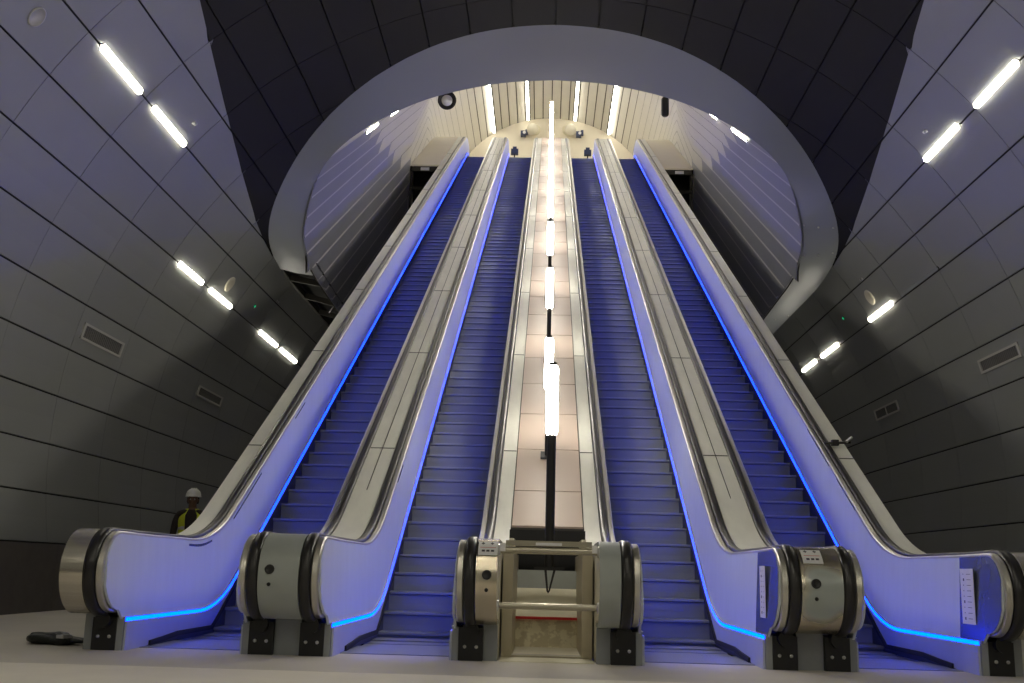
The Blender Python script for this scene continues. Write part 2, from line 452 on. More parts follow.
deck('shared_deck', HX[1] + .047, HX[2] - .047, 'wide grey deck between the two left escalators, drum end under grey film', M['film'], sensor=-2.10, group='shared decks')
deck('shared_deck', HX[5] + .047, HX[6] - .047, 'wide deck between the two right escalators, drum end of half peeled bare metal', M['filmmetal'], sensor=1.985, sticker=True, group='shared decks')
deck('centre_deck', HX[3] + .047, -.385, 'narrow deck left of the tan tiles, drum end with sensor and sticker', M['filmmetal'], sensor=-.462, sticker=True, group='centre decks')
deck('centre_deck', .385, HX[4] - .047, 'narrow deck right of the tan tiles, plain grey filmed drum end', M['film'], group='centre decks')

# ------------------------------------------------------------------ centre strip, pit and rails
root = empty('centre_strip', (0, 11.3, 1.1), 'sloping strip of tan tiles running up between the inner escalators', 'panelling')
ty = [11.30, 12.03] + [13.03 + 1.01 * i for i in range(27)]
def tz(y): return 1.0 + (y - YI) * TA
bk = MB(); bk.sweep(npath([(11.32, tz(11.32) - .03), (39.4, tz(39.4) - .03)]), -.383, .383, .03)
bk.build('backing', M['hall_joint'], root)
for a, b in zip(ty, ty[1:]):
    MB().sweep(npath([(a + .008, tz(a + .008)), (b - .008, tz(b - .008))]), -.372, .372, .024).build('tile', M['tile'], root)
MB().sweep(npath([(39.3, tz(39.3)), (40.1, tz(40.1) - .08), (41.3, LAND + .86)]), -.38, .38, .03).build('top_tile', M['tile'], root)

pit = empty('pit_lining', (0, 8.9, 0), 'open cream steel pit below the tan tiles, with red stripe', 'pit')
for s in (-1, 1):
    x0, x1 = sorted((s * .285, s * .37))
    MB().box(x0, x1, 8.98, 11.1, 0, .84).build('side_post', M['post'], pit)
MB().box(-.37, .37, 8.58, 10.3, -.05, .006).build('tray', M['cream'], pit)
MB().box(-.285, .285, 8.98, 9.16, .006, .02).build('tray_groove', M['pipe'], pit)
MB().box(-.285, .285, 10.2, 10.25, 0, .255).build('stained_plate', M['stain'], pit)
MB().box(-.285, .285, 10.17, 10.25, .255, .278).build('red_stripe', M['redink'], pit)
MB().hexa([(-.285, 10.22, .278), (.285, 10.22, .278), (.285, 10.28, .25), (-.285, 10.28, .25)], [(-.285, 10.55, .53), (.285, 10.55, .53), (.285, 10.6, .5), (-.285, 10.6, .5)]).build('sloping_plate', M['cream'], pit)
MB().box(-.285, .285, 10.55, 10.6, .52, .70).build('upper_plate', M['film'], pit)
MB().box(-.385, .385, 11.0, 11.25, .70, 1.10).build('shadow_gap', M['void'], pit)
fr = MB().box(-.36, .36, 10.2, 10.28, .86, .90); fr.box(-.36, .36, 10.75, 10.8, .93, .965)
fr.build('cross_bar', M['pinkframe'], pit)
for s in (-1, 1): MB().box(s * .34 - .02, s * .34 + .02, 10.2, 11.25, .84, .99).build('side_bracket', M['drumcream'], pit)

def rail(z, r, label, fitting):
    t = empty('barrier_rail', (0, 8.3, z), label, 'rail', 'barrier rails between the centre drums')
    MB().tube((-.385, 8.3, z), (.385, 8.3, z), r, 16).build('pipe', M['pipe'], t)
    for s in (-1, 1): MB().lathe((s * .385, 8.3, z), (-s, 0, 0), [(0, r * 1.7), (.012, r * 1.7), (.016, r * 1.05)], 16).build('flange', M['bolt'], t)
    if fitting:
        MB().box(-.33, .33, 8.30, 8.40, z + .035, z + .075).build('channel', M['pipe'], t)
        MB().box(-.10, .10, 8.29, 8.40, z + .040, z + .062).build('clear_cover', M['white'], t)
        for s in (-1, 1): MB().box(s * .35 - .02, s * .35 + .02, 8.27, 8.36, z - .01, z + .05).build('clip', M['white'], t)
rail(.845, .026, 'upper steel rail between the centre drums, with a slim channel on top', True)
rail(.43, .024, 'lower bare steel pipe rail between the centre drums', False)

# ------------------------------------------------------------------ lamp poles up the middle
ORD = ['first', 'second', 'third', 'fourth', 'fifth', 'sixth', 'seventh', 'eighth', 'ninth', 'tenth', 'eleventh']
for k, y in enumerate([9.65, 12.85, 15.95, 19.05, 22.15, 25.25, 28.35, 31.45, 34.55, 37.65, 40.75]):
    zb = (1.905 if k == 0 else min(1.82 + (y - YI) * TA, LAND + 2.15))
    z0 = .53 if k == 0 else tz(y) + .002 if y < 39.4 else LAND + .86
    x = .015 if k == 0 else -.012
    t = empty('lamp_pole', (x, y, .50 if k == 0 else z0), f'{ORD[k]} lit lamp pole counted up the middle tan strip from the pit', 'lamp', 'lamp poles up the middle')
    p = MB(); p.tube((x, y, .71 if k == 0 else z0), (x, y, zb + .01), .042 if k == 0 else .032, 14)
    p.build('pole', M['pole'], t)
    rl = .054
    tb = MB(); tb.lathe((x, y, zb), (0, 0, 1), [(0, .0), (0, rl * .8), (.03, rl), (.61, rl), (.64, rl * .8), (.64, 0)], 16); tb.build('lamp_tube', M['pole_lamp'], t)
    MB().lathe((x, y, zb + .641), (0, 0, 1), [(0, rl * .7), (.03, rl * .7), (.035, 0)], 14).build('end_cap', M['pole'], t)
    if k == 0:
        b = MB()
        b.hexa([(-.03, y - .01, .72), (-.008, y - .01, .72), (-.008, y + .01, .72), (-.03, y + .01, .72)], [(-.006, y - .01, .52), (.012, y - .01, .50), (.012, y + .01, .50), (-.006, y + .01, .52)])
        b.hexa([(.055, y - .01, .72), (.077, y - .01, .72), (.077, y + .01, .72), (.055, y + .01, .72)], [(.006, y - .01, .50), (.024, y - .01, .52), (.024, y + .01, .52), (.006, y + .01, .50)])
        b.box(-.12, .15, y - .05, y + .05, .70, .73)
        b.build('base_bracket', M['pole'], t)
    else:
        MB().hexa([(x - .08, y - .08, tz(y - .08) + .004 if y < 39.4 else z0), (x + .08, y - .08, tz(y - .08) + .004 if y < 39.4 else z0), (x + .08, y + .08, tz(y + .08) + .004 if y < 39.4 else z0), (x - .08, y + .08, tz(y + .08) + .004 if y < 39.4 else z0)],
                  [(x - .08, y - .08, (tz(y - .08) + .004 if y < 39.4 else z0) + .02), (x + .08, y - .08, (tz(y - .08) + .004 if y < 39.4 else z0) + .02), (x + .08, y + .08, (tz(y + .08) + .004 if y < 39.4 else z0) + .02), (x - .08, y + .08, (tz(y + .08) + .004 if y < 39.4 else z0) + .02)]).build('base_plate', M['pole'], t)

# ------------------------------------------------------------------ concourse vault
OUTER = [(0, 15.3), (1.1, 15.34), (2.2, 15.54), (3.35, 16.06), (4.27, 16.83), (4.96, 17.85), (5.25, 18.7), (5.38, 19.75), (5.42, 21.2)]
def smooth_pts(pts, it=2):
    for _ in range(it):
        q = [pts[0]]
        for a, b in zip(pts, pts[1:]):
            q += [tuple(lerp(u, v, .25) for u, v in zip(a, b)), tuple(lerp(u, v, .75) for u, v in zip(a, b))]
        q.append(pts[-1]); pts = q
    return pts
OUTER = smooth_pts(OUTER)
def cyl(th, y, r=R):
    t = math.radians(th); return Vector((r * math.cos(t), y, ZC + r * math.sin(t)))
XO = 5.42; THC = math.degrees(math.acos(XO / R))
def yfront(th):
    x = abs(R * math.cos(math.radians(th)))
    return interp(OUTER, x) if x < XO else 1e9
RINGS = [12.70 + 1.745 * k for k in range(-12, 15)]
SHADE_EDGE = [(124.0, 8.2), (127.2, 10.2), (130.4, 12.1), (133.8, 14.1), (137.4, 16.3), (140.1, 18.06), (141.0, 18.9)]
def yshade(th):                       # edge of the shade painted onto the crown panels round the opening
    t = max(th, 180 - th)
    return -1e3 if t < 124 else 1e3 if t > 141 else interp(SHADE_EDGE, t)
def vault(name, ths):
    mb = MB()
    for t0, t1 in zip(ths, ths[1:]):
        g = .10; a, b = min(t0, t1) + g, max(t0, t1) - g
        n = 2 if (max(t0, t1) < 33 or min(t0, t1) > 147) else 8
        cs = [a + (b - a) * i / n for i in range(n + 1)]
        for c in (THC, 180 - THC):
            if a < c < b: cs = sorted(cs + [c - 1e-4, c + 1e-4])
        gy = .003 if n == 2 else .006
        for y0, y1 in zip(RINGS, RINGS[1:]):
            ya, yb = y0 + gy, y1 - gy
            cols = [(c, ya, min(yb, yfront(c))) for c in cs]
            if all(e <= ya for c, a0, e in cols): continue
            def seg(cols, mi):
                vs = []; fs = []; mm = len(cols)
                if all(e - a0 < .004 for c, a0, e in cols): return
                for c, a0, e in cols:
                    e = max(e, a0); vs += [cyl(c, a0), cyl(c, e), cyl(c, e, R + .035), cyl(c, a0, R + .035)]
                for i in range(mm - 1):
                    if cols[i][2] - cols[i][1] < 1e-5 and cols[i + 1][2] - cols[i + 1][1] < 1e-5: continue
                    o = 4 * i
                    fs.extend([(o, o + 1, o + 5, o + 4), (o + 1, o + 2, o + 6, o + 5), (o, o + 4, o + 7, o + 3)])
                fs.extend([(0, 3, 2, 1), tuple(4 * (mm - 1) + j for j in (0, 1, 2, 3))])
                mb.add(vs, fs, mi)
            seg([(c, a0, min(e, yshade(c))) for c, a0, e in cols], 0)
            seg([(c, max(a0, yshade(c)), e) for c, a0, e in cols], 2)
    # dark backing behind the joints
    a, b = min(ths), max(ths); n = int((b - a) / 1.2)
    cs = [a + (b - a) * i / n for i in range(n + 1)]
    for c in (THC, 180 - THC):
        if a < c < b: cs += [c - 1e-4, c + 1e-4]
    cs.sort()
    vs = []; fs = []
    for c in cs:
        e = min(RINGS[-1], yfront(c)); vs += [cyl(c, RINGS[0], R + .05), cyl(c, e, R + .05), cyl(c, e, R + .12), cyl(c, RINGS[0], R + .12)]
    for i in range(len(cs) - 1):
        o = 4 * i; fs += [(o, o + 1, o + 5, o + 4), (o + 1, o + 2, o + 6, o + 5), (o + 3, o + 7, o + 6, o + 2)]
    mb.add(vs, fs, 1)
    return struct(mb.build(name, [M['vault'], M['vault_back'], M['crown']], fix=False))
D = 50.75 / 9 * 2 / 2
up = [140.75 - 50.75 / 9 * k for k in range(0, 19)]          # 140.75 .. 39.25
low = [140.75 + 5.6 * k for k in range(0, 10)]               # down the left side to 191.15
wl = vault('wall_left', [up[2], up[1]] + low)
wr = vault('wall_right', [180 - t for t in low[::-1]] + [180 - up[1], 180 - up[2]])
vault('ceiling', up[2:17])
for s, nm in ((-1, 'left'), (1, 'right')):
    mb = MB()
    prof = [(6.70, .885), (6.70, .0), (6.56, .0), (6.56, .885)]
    y = RINGS[0]
    for y0, y1 in zip(RINGS, RINGS[1:]):
        mb.box(*sorted((s * 6.58, s * 6.75)), y0 + .004, y1 - .004, 0, .875)
    struct(mb.build('baseboard_' + nm, M['dado']))

# floor
mb = MB(); mb.box(-7.2, 7.2, -8.3, 7.38, -.2, 0, 1); mb.box(-7.2, 7.2, 7.39, 8.9, -.2, 0, 0)
for s in (-1, 1): mb.box(*sorted((s * 3.70, s * 7.2)), 8.9, 37.5, -.2, 0, 0)
mb.box(-3.7, 3.7, 8.9, 37.5, -1.4, -1.2, 0)
struct(mb.build('floor', [M['floor'], M['floor_front']]))
mb = MB(); mb.box(-7.2, 7.2, -8.5, -8.3, -.2, 9.5); struct(mb.build('wall_rear', M['vault']))
mb = MB(); mb.box(-7.2, 7.2, 37.2, 37.4, -1.4, 6.4); struct(mb.build('wall_front', M['vault_back']))

# ------------------------------------------------------------------ collar of the inclined shaft
OUT = [(x, y) for x, y in OUTER] + [(5.42, 23.), (5.42, 26.5), (5.42, 37)]
INN = [(0, 16.46, 8.70), (.8, 16.46, 8.66), (1.6, 16.47, 8.5), (2.2, 16.5, 8.33), (2.75, 16.56, 8.09), (3.15, 16.65, 7.89), (3.55, 16.82, 7.67), (3.87, 17.15, 7.50), (4.1, 17.6, 7.44), (4.277, 18.1, 7.4),
       (4.417, 18.36, 7.12), (4.527, 18.6, 6.82), (4.598, 18.9, 6.57), (4.65, 19.6, 6.40), (4.65, 20.3, 6.31), (4.65, 21.4, 6.27), (4.65, 22.6, 6.22), (4.65, 26.5, 6.2), (4.65, 37, 6.2)]
def resample(pts, n):
    P = [Vector(p) for p in pts]; L = [0]
    for a, b in zip(P, P[1:]): L.append(L[-1] + (b - a).length)
    out = []
    for i in range(n + 1):
        s = L[-1] * i / n
        for k in range(len(P) - 1):
            if s <= L[k + 1] + 1e-9:
                out.append(P[k].lerp(P[k + 1], (s - L[k]) / max(L[k + 1] - L[k], 1e-9))); break
    return out
def on_vault(x, y): return Vector((x, y, ZC + math.sqrt(R * R - x * x)))
oa = resample([tuple(on_vault(x, y)) for x, y in OUT if y < 19.76], 40); ia = resample(smooth_pts(INN[:14]), 40)
ob = resample([tuple(on_vault(x, y)) for x, y in OUT if y > 19.6], 24); ib = resample(INN[13:], 24)
oc, ic = oa + ob[1:], ia + ib[1:]
def tube_z(x, y):
    sp = spring(y)
    return sp + bb(y) * math.sqrt(max(0, 1 - (x / 4.65) ** 2))
def bb(y): return interp([(33, 5.3), (38, 4.2)], y)
def spring(y): return min(9.1 + (y - 15.5) * TA, 21.6) - bb(y)
def collar(sgn, n, mb):
    for i in range(n):
        a, b, c, d = oc[i], oc[i + 1], ic[i + 1], ic[i]
        q = [Vector((sgn * p.x, p.y, p.z)) for p in (a, b, c, d)]
        # slight belly towards the room keeps the band from reading as flat
        m1 = (q[0] + q[3]) / 2 + Vector((0, 0, -.02)); m2 = (q[1] + q[2]) / 2 + Vector((0, 0, -.02))
        mb.add([q[0], q[1], m2, m1], [(0, 1, 2, 3)], 0, True); mb.add([m1, m2, q[2], q[3]], [(0, 1, 2, 3)], 0, True)
        if ic[i].y > 18.3: continue
        u = [Vector((q[3].x, q[3].y, max(q[3].z, tube_z(q[3].x, q[3].y)))), Vector((q[2].x, q[2].y, max(q[2].z, tube_z(q[2].x, q[2].y))))]
        mb.add([q[3], q[2], u[1], u[0]], [(0, 1, 2, 3)], 0)
mb = MB()
nl = next(i for i, p in enumerate(oc) if p.y >= 19.7)
nr = next(i for i, p in enumerate(oc) if p.y >= 26.4)
collar(-1, nl, mb); collar(1, nr, mb)
co = mb.build('trim_1', M['collar'], fix=False)
bm = bmesh.new(); bm.from_mesh(co.data); bmesh.ops.remove_doubles(bm, verts=bm.verts, dist=.0005); bmesh.ops.recalc_face_normals(bm, faces=bm.faces); bm.to_mesh(co.data); bm.free()
smooth_sharp(co, 30); struct(co, 'smooth grey metal collar round the mouth of the escalator shaft')
# rivets and joints on the collar
rv = empty('collar_joint', tuple(oc[30]), 'rows of rivet heads across the right side of the collar', 'rivets')
for i in (33, 37, 45):
    for f in (.12, .5, .88):
        p = oc[i].lerp(ic[i], f) + Vector((0, 0, -.02)) * (1 - abs(f - .5) * 2)
        MB().lathe(p, (0, -.4, -1), [(-.01, .018), (.012, .018), (.018, .008), (.018, 0)], 8).build('rivet', M['bolt'], rv)
# bare framing where the collar is unfinished (left)
fr = empty('bare_framing', (-5.0, 20, 6.4), 'dark bare framing where the left side of the collar is missing', 'framing')
mb = MB(); ins = []
for i in range(nl, len(oc) - 1):
    if oc[i].y > 30: break
    a, b, c, d = [Vector((-p.x, p.y, p.z)) for p in (oc[i], oc[i + 1], ic[i + 1], ic[i])]
    up_ = Vector((0, 0, .22))
    mb.hexa([a + up_, b + up_, c + up_, d + up_], [a + up_ * 1.2, b + up_ * 1.2, c + up_ * 1.2, d + up_ * 1.2])
    ins.append((a, b, c, d))
mb.build('dark_sheet', M['void'], fr)
for k, (a, b, c, d) in enumerate(ins[1:14]):
    if k % 2: continue
    e = Vector((0, .07, 0)); z = Vector((0, 0, .12))
    MB().hexa([a, a + e, d + e, d], [a + z, a + e + z, d + e + z, d + z]).build('rib', M['rib'], fr)
mb = MB()
for a, b, c, d in ins:
    mb.hexa([a, b, b + Vector((.05, 0, 0)), a + Vector((.05, 0, 0))], [a + Vector((0, 0, .15)), b + Vector((0, 0, .15)), b + Vector((.05, 0, .15)), a + Vector((.05, 0, .15))])
mb.build('edge_rail', M['rib'], fr)
for k in range(4):
    p = ins[3 + 2 * k][3]; MB().tube(p + Vector((-.06, 0, .02)), p + Vector((-.18, .1, -.12)), .012, 6).build('loose_tie', M['bolt'], fr)

# ------------------------------------------------------------------ inclined shaft and upper hall
YH = 47.0
def tube_pt(ph, y, a=4.65, g=0.):
    b = bb(y)
    t = math.radians(ph); return Vector(((a + g) * math.cos(t), y, spring(y) + (b + g) * math.sin(t)))
INXY = [(p.x, p.y) for p in ic[:44]]
def ystart(ph):
    x = abs(4.65 * math.cos(math.radians(ph))); return interp(INXY, x) - .05
def ysamples(a, b):
    out = [a]; y = math.ceil(a / 2.0) * 2.0
    while y < b - .05:
        if y > a + .05: out.append(y)
        y += 2.0
    for c in (33., 35.5, 37.15, 38.):
        if a < c < b: out.append(c)
    out.append(b); return sorted(out)
def zin(y): return interp([(p.y, p.z) for p in ic[30:]], y)
rows = []
for s in (-1, 1):
    dark, light, back, joint = MB(), MB(), MB(), MB()
    def strip_ph(mb, p0, p1, ya, yb, g, mi=0):
        n = 2
        if yb - ya < .1: return
        ysn = ysamples(ya, yb)
        vs = []
        for y in ysn:
            for i in range(n + 1):
                pp = p0 + (p1 - p0) * i / n
                yy = y
                if y == ysn[0] and y < 21: yy = ystart(pp)
                vs.append(tube_pt(pp, yy, g=g))
        mb.add(vs, [((n + 1) * k + i, (n + 1) * k + i + 1, (n + 1) * (k + 1) + i + 1, (n + 1) * (k + 1) + i) for k in range(len(ysn) - 1) for i in range(n)], mi, False)
    def strip_w(mb, h0, h1, ya, yb, g):
        if yb - ya < .1: return
        ysn = sorted(set(ysamples(ya, yb) + [18.9 + .4 * i for i in range(16) if ya < 18.9 + .4 * i < yb]))
        vs = []
        for y in ysn:
            zi = zin(y)
            for h in (h0, h1): vs.append((s * (4.65 + g), y, max(spring(y) - h, zi - .04)))
        fs = [(2 * k, 2 * k + 1, 2 * k + 3, 2 * k + 2) for k in range(len(ysn) - 1) if vs[2 * k][2] > vs[2 * k + 1][2] + 1e-4 or vs[2 * k + 2][2] > vs[2 * k + 3][2] + 1e-4]
        mb.add(vs, fs)
    phs = [5 * i for i in range(0, 19)] if s > 0 else [180 - 5 * i for i in range(0, 19)]
    for i, (p0, p1) in enumerate(zip(phs, phs[1:])):
        pm = (p0 + p1) / 2; e = abs(90 - pm)                     # 90 at the springing
        ya = max(ystart(p0), ystart(p1))
        yb = 31.8 - (90 - e) * .325 + random.uniform(-.45, .45)
        yb = max(yb, ya)
        q0, q1 = (p0 + .28, p1 - .28) if s > 0 else (p0 - .28, p1 + .28)
        if e > 52:
            strip_ph(dark, q0, q1, ya, yb, 0); strip_ph(light, lerp(q0, p0, .7), lerp(q1, p1, .7), yb + .02, YH, 0)
        else: strip_ph(light, q0, q1, ya, YH, 0)
        strip_ph(back, p0, p1, ya, YH, .04)
        if e > 52: strip_ph(joint, p0, p1, ya, yb, .012)
    for k in range(14):
        h0, h1 = .43 * k, .43 * (k + 1)
        yb = 33.0 + random.uniform(-.3, .3)
        strip_w(dark, h0 + .022, h1 - .022, 18.7, yb, 0); strip_w(light, h0 + .01, h1 - .01, yb + .02, YH, 0)
        strip_w(back, h0, h1, 18.7, YH, .04); strip_w(joint, h0, h1, 18.7, yb, .012)
    nm = 'left' if s < 0 else 'right'
    struct(dark.build('wall_shaft_' + nm, M['plank'], fix=False)); struct(light.build('wall_hall_' + nm, M['hall'], fix=False))
    struct(back.build('wall_backing_' + nm, M['hall_joint'], fix=False)); struct(joint.build('trim_2' if s < 0 else 'trim_3', M['plank_joint'], fix=False))
mb = MB()
vs = [tube_pt(180 * i / 40, YH) for i in range(41)]
mb.add([(-4.8, YH, LAND - 1)] + [tuple(v) for v in vs[::-1]] + [(4.8, YH, LAND - 1)], [tuple(range(43))])
mb.add([(-4.8, YH + .1, LAND - 1)] + [(v.x, YH + .1, v.z) for v in vs[::-1]] + [(4.8, YH + .1, LAND - 1)], [tuple(range(43))])
struct(mb.build('wall_end', M['endwall'], fix=False))
mb = MB(); mb.box(-4.8, 4.8, 42.2, YH + .1, LAND - .3, LAND)
for x0, x1 in ((-4.65, -3.7), (3.7, 4.65)): mb.box(x0, x1, 41.4, 42.2, LAND - .3, LAND)
struct(mb.build('floor_landing', M['endwall']))

# ledges beside the top of the outer escalators
for s, nm, ex in ((-1, 'left', ''), (1, 'right', '')):
    t = empty('side_ledge', (s * 4.17, 33, 13.2), f'pale sloping ledge between the top of the {("far left" if s < 0 else "far right")} escalator and the shaft wall', 'ledge', 'side ledges')
    x0, x1 = sorted((s * 3.71, s * 4.64))
    def lz(y): return 1.0 + (y - YI) * TA
    MB().sweep(npath([(33, lz(33)), (38.8, lz(38.8)), (40.0, LAND + .88), (43.5, LAND + .9)]), x0, x1, .05).build('ledge_plate', M['endwall'], t)
    MB().box(x0, x1, 33.9, 34.0, 8, lz(33.9) - .05).build('dark_opening', M['void'], t)
    f = MB(); f.box(x0, x0 + .06, 33.0, 33.08, 11.4, lz(33) - .05); f.box(x1 - .06, x1, 33.0, 33.08, 11.4, lz(33) - .05); f.box(x0, x1, 33.0, 33.08, lz(33) - .22, lz(33) - .06); f.box(x0, x1, 33.3, 33.36, lz(33) - .75, lz(33) - .65)
    f.build('end_frame', M['rib'], t)
    MB().box((x0 + x1) / 2 - .12, (x0 + x1) / 2 + .16, 32.98, 33.04, lz(33) - .2, lz(33) - .1).build('junction_box', M['bolt'], t)
    MB().box(x0 + .05, x1 - .25, 43.2, 43.5, LAND + .9, LAND + 1.02).build('end_slot', M['rib'], t)

# ------------------------------------------------------------------ lamps in the walls
def wall_lamp(th, y0, y1, label, lit=True, group='wall lamps', rad=R, frame=None, w=.045):
    y0 += .04; y1 -= .04
    c = frame(y0) if frame else cyl(th, (y0 + y1) / 2, R)
    p0 = frame(y0) if frame else cyl(th, y0); p1 = frame(y1) if frame else cyl(th, y1)
    d = (p1 - p0).normalized()
    if frame: nrm = Vector((-p0.x, 0, -(p0.z - spring(p0.y)) * .8)).normalized()
    else: nrm = Vector((-math.cos(math.radians(th)), 0, -math.sin(math.radians(th))))
    nrm = (nrm - d * nrm.dot(d)).normalized(); tng = d.cross(nrm)
    t = empty('wall_lamp', tuple(p0), label, 'lamp', group)
    def cap(ww, a, b, ex):
        L = (p1 - p0).length
        prof = [(-ex, 0), (ww * .9 - ex, ww), (L - ww * .9 + ex, ww), (L + ex, 0), (L - ww * .9 + ex, -ww), (ww * .9 - ex, -ww)]
        lo = [p0 + d * u + tng * v + nrm * a for u, v in prof]; hi = [p0 + d * (u) + tng * v * .85 + nrm * b for u, v in prof]
        m = MB(); n = 6
        m.add(lo + hi, [tuple(range(n))[::-1], tuple(range(n, 2 * n))] + [(i, (i + 1) % n, (i + 1) % n + n, i + n) for i in range(n)])
        return m
    cap(w * 1.12, -.02, .012, .008).build('housing', M['rib'], t)
    cap(w, .008, .024, 0).build('diffuser', M['lamp'] if lit else M['grey'], t)
    return t
LL = [(11.22, 12.58, 'upper lamp nearest the front on the left wall, above a darker panel joint'), (12.905, 14.30, 'upper lamp on the left wall, the farther one of the upper pair')]
for a, b, l in LL: wall_lamp(140.75, a, b, l, group='left wall lamps')
for a, b, l in [(16.44, 17.79, 'largest lamp of the lower row on the left wall, left of the round disc'), (18.08, 19.53, 'second lamp of the lower row on the left wall, just below the round disc'),
                (21.51, 23.11, 'third lamp of the lower row on the left wall, near the escalator'), (23.31, 24.99, 'smallest lamp of the lower row on the left wall, closest to the escalator')]:
    wall_lamp(152.0, a, b, l, group='left wall lamps')
for a, b, l in [(11.37, 12.70, 'upper lamp nearest the front on the right wall, at the picture edge'), (13.16, 14.50, 'upper lamp on the right wall, the farther one of the upper pair')]:
    wall_lamp(39.35, a, b, l, group='right wall lamps')
for a, b, l in [(18.30, 19.76, 'largest lit lamp of the lower row on the right wall, below the round disc'), (21.81, 23.27, 'middle lamp of the lower row on the right wall'),
                (23.62, 25.0, 'smallest lamp of the lower row on the right wall, closest to the escalator')]:
    wall_lamp(28.35, a, b, l, group='right wall lamps')
wall_lamp(28.35, 16.1, 17.9, 'unlit grey lamp slot on the right wall, in line with the lower lamps', lit=False, group='right wall lamps', w=.03)
for s_, th, nm in ((-1, 140.75, 'left'), (1, 39.35, 'right')):  # both rows carried on out of view, added to light the foreground
    th2 = 152.0 if s_ < 0 else 28.35
    for k, y in enumerate((-6.2, -4.45, -2.7, -.95)):
        wall_lamp(th, y, y + 1.4, f'{ORD[k]} added lamp of the upper row on the {nm} wall, counted from the rear wall', group='added lamps beside and behind the viewer')
    for k, y in enumerate((-5.3, -3.6, -1.8, -.1)):
        wall_lamp(th2, y, y + 1.4, f'{ORD[k]} added lamp of the lower row on the {nm} wall, counted from the rear wall', group='added lamps beside and behind the viewer')
for k, y in enumerate((-5.5, -2.6, .3, 3.2)):  # unseen crown lamps, added to brighten the floor and drum ends
    for s_, th, nm in ((-1, 101.3, 'left'), (1, 78.7, 'right')):
        wall_lamp(th, y, y + 1.5, f'{ORD[k]} added lamp on the {nm} side of the vault crown above the viewer', group='added crown lamps above the viewer', w=.105)
# haunch lamps in the shaft
def fr_of(ph): return lambda y: tube_pt(ph, y, g=-.01)
for a, b, l in [(21.4, 22.8, 'small lamp on the left shaft wall, lower one beside the collar edge'), (24.6, 26.4, 'small lamp on the left shaft wall, upper one beside the collar edge')]:
    wall_lamp(0, a, b, l, group='shaft lamps', frame=fr_of(150.2))
for a, b, l in [(20.6, 22.3, 'small lamp on the right shaft wall, lowest and largest beside the collar'), (24.2, 25.7, 'small lamp on the right shaft wall, middle one of three'), (27.2, 29.2, 'small lamp on the right shaft wall, highest one of three')]:
    wall_lamp(0, a, b, l, group='shaft lamps', frame=fr_of(30.6))
# strip lamps along the upper hall ceiling
for x, l in ((-2.72, 'leftmost long strip lamp on the planked hall ceiling'), (-1.12, 'inner left long strip lamp on the planked hall ceiling'), (1.12, 'inner right long strip lamp on the planked hall ceiling'), (2.72, 'rightmost long strip lamp on the planked hall ceiling')):
    ph = math.degrees(math.acos(x / 4.65)); t = empty('ceiling_lamp', tuple(tube_pt(ph, 46.7)), l, 'lamp', 'hall ceiling lamps')
    p, q = tube_pt(ph, 39.0, g=-.05), tube_pt(ph, 46.75, g=-.05)
    MB().tube(p, q, .065, 12).build('diffuser', M['hall_lamp'], t)
    m = MB(); m.box(p.x - .12, p.x + .12, 38.95, 46.8, p.z + .0, p.z + .12); m.build('housing', M['rib'], t)

# ------------------------------------------------------------------ wall fittings
def vent(th0, th1, y0, y1, label, split=False):
    t = empty('wall_vent', tuple(cyl((th0 + th1) / 2, (y0 + y1) / 2)), label, 'vent', 'wall vents')
    def P(th, y, e): return cyl(th, y, R - e)
    m = MB(); dt = .28; dy = .06
    a, b = min(th0, th1), max(th0, th1)
    def bar(ta, tb, ya, yb, e0, e1, mm): mm.hexa([P(ta, ya, e0), P(tb, ya, e0), P(tb, yb, e0), P(ta, yb, e0)], [P(ta, ya, e1), P(tb, ya, e1), P(tb, yb, e1), P(ta, yb, e1)])
    bar(a, a + dt, y0, y1, -.01, .02, m); bar(b - dt, b, y0, y1, -.01, .02, m); bar(a, b, y0, y0 + dy, -.01, .02, m); bar(a, b, y1 - dy, y1, -.01, .02, m)
    if split: bar(a, b, (y0 + y1) / 2 - .03, (y0 + y1) / 2 + .03, -.01, .015, m)
    m.build('vent_frame', M['vent'], t)
    g = MB(); bar(a + dt, b - dt, y0 + dy, y1 - dy, -.01, .002, g)
    n = 22
    for i in range(n):
        y = y0 + dy + (y1 - y0 - 2 * dy) * (i + .5) / n; bar(a + dt, b - dt, y - .012, y + .012, .002, .012, g)
    g.build('grille', M['slat'], t)
vent(165.0, 167.0, 14.6, 16.05, 'long grey vent grille on the left wall, the one nearer the front')
vent(165.1, 166.8, 19.8, 21.3, 'small grey vent grille on the left wall, the one nearer the escalator')
vent(13.6, 15.4, 14.9, 16.3, 'long grey vent grille on the right wall at the picture edge')
vent(13.6, 15.4, 20.15, 21.55, 'small two-part vent grille on the right wall nearer the escalator', True)
def disc(th, y, r, label, m, cat='disc', name='wall_disc', ring=False):
    p = cyl(th, y); n = Vector((-math.cos(math.radians(th)), 0, -math.sin(math.radians(th))))
    prof = [(-.01, r), (.02, r), (.028, r * .9), (.03, 0)] if not ring else [(-.01, r), (.014, r), (.014, r * .88), (.004, r * .86), (.004, 0)]
    tag(MB().lathe(p, n, prof, 24).build(name, m), label, cat, 'round wall discs')
disc(143.5, 10.16, .115, 'round flush cover on the left wall near the top left corner', M['vent'], ring=True)
disc(149.4, 18.8, .15, 'pale round speaker disc on the left wall above the lower lamps', M['drumcream'], 'speaker', 'wall_speaker')
disc(31.1, 19.1, .15, 'pale round speaker disc on the right wall above the lower lamps', M['drumcream'], 'speaker', 'wall_speaker')
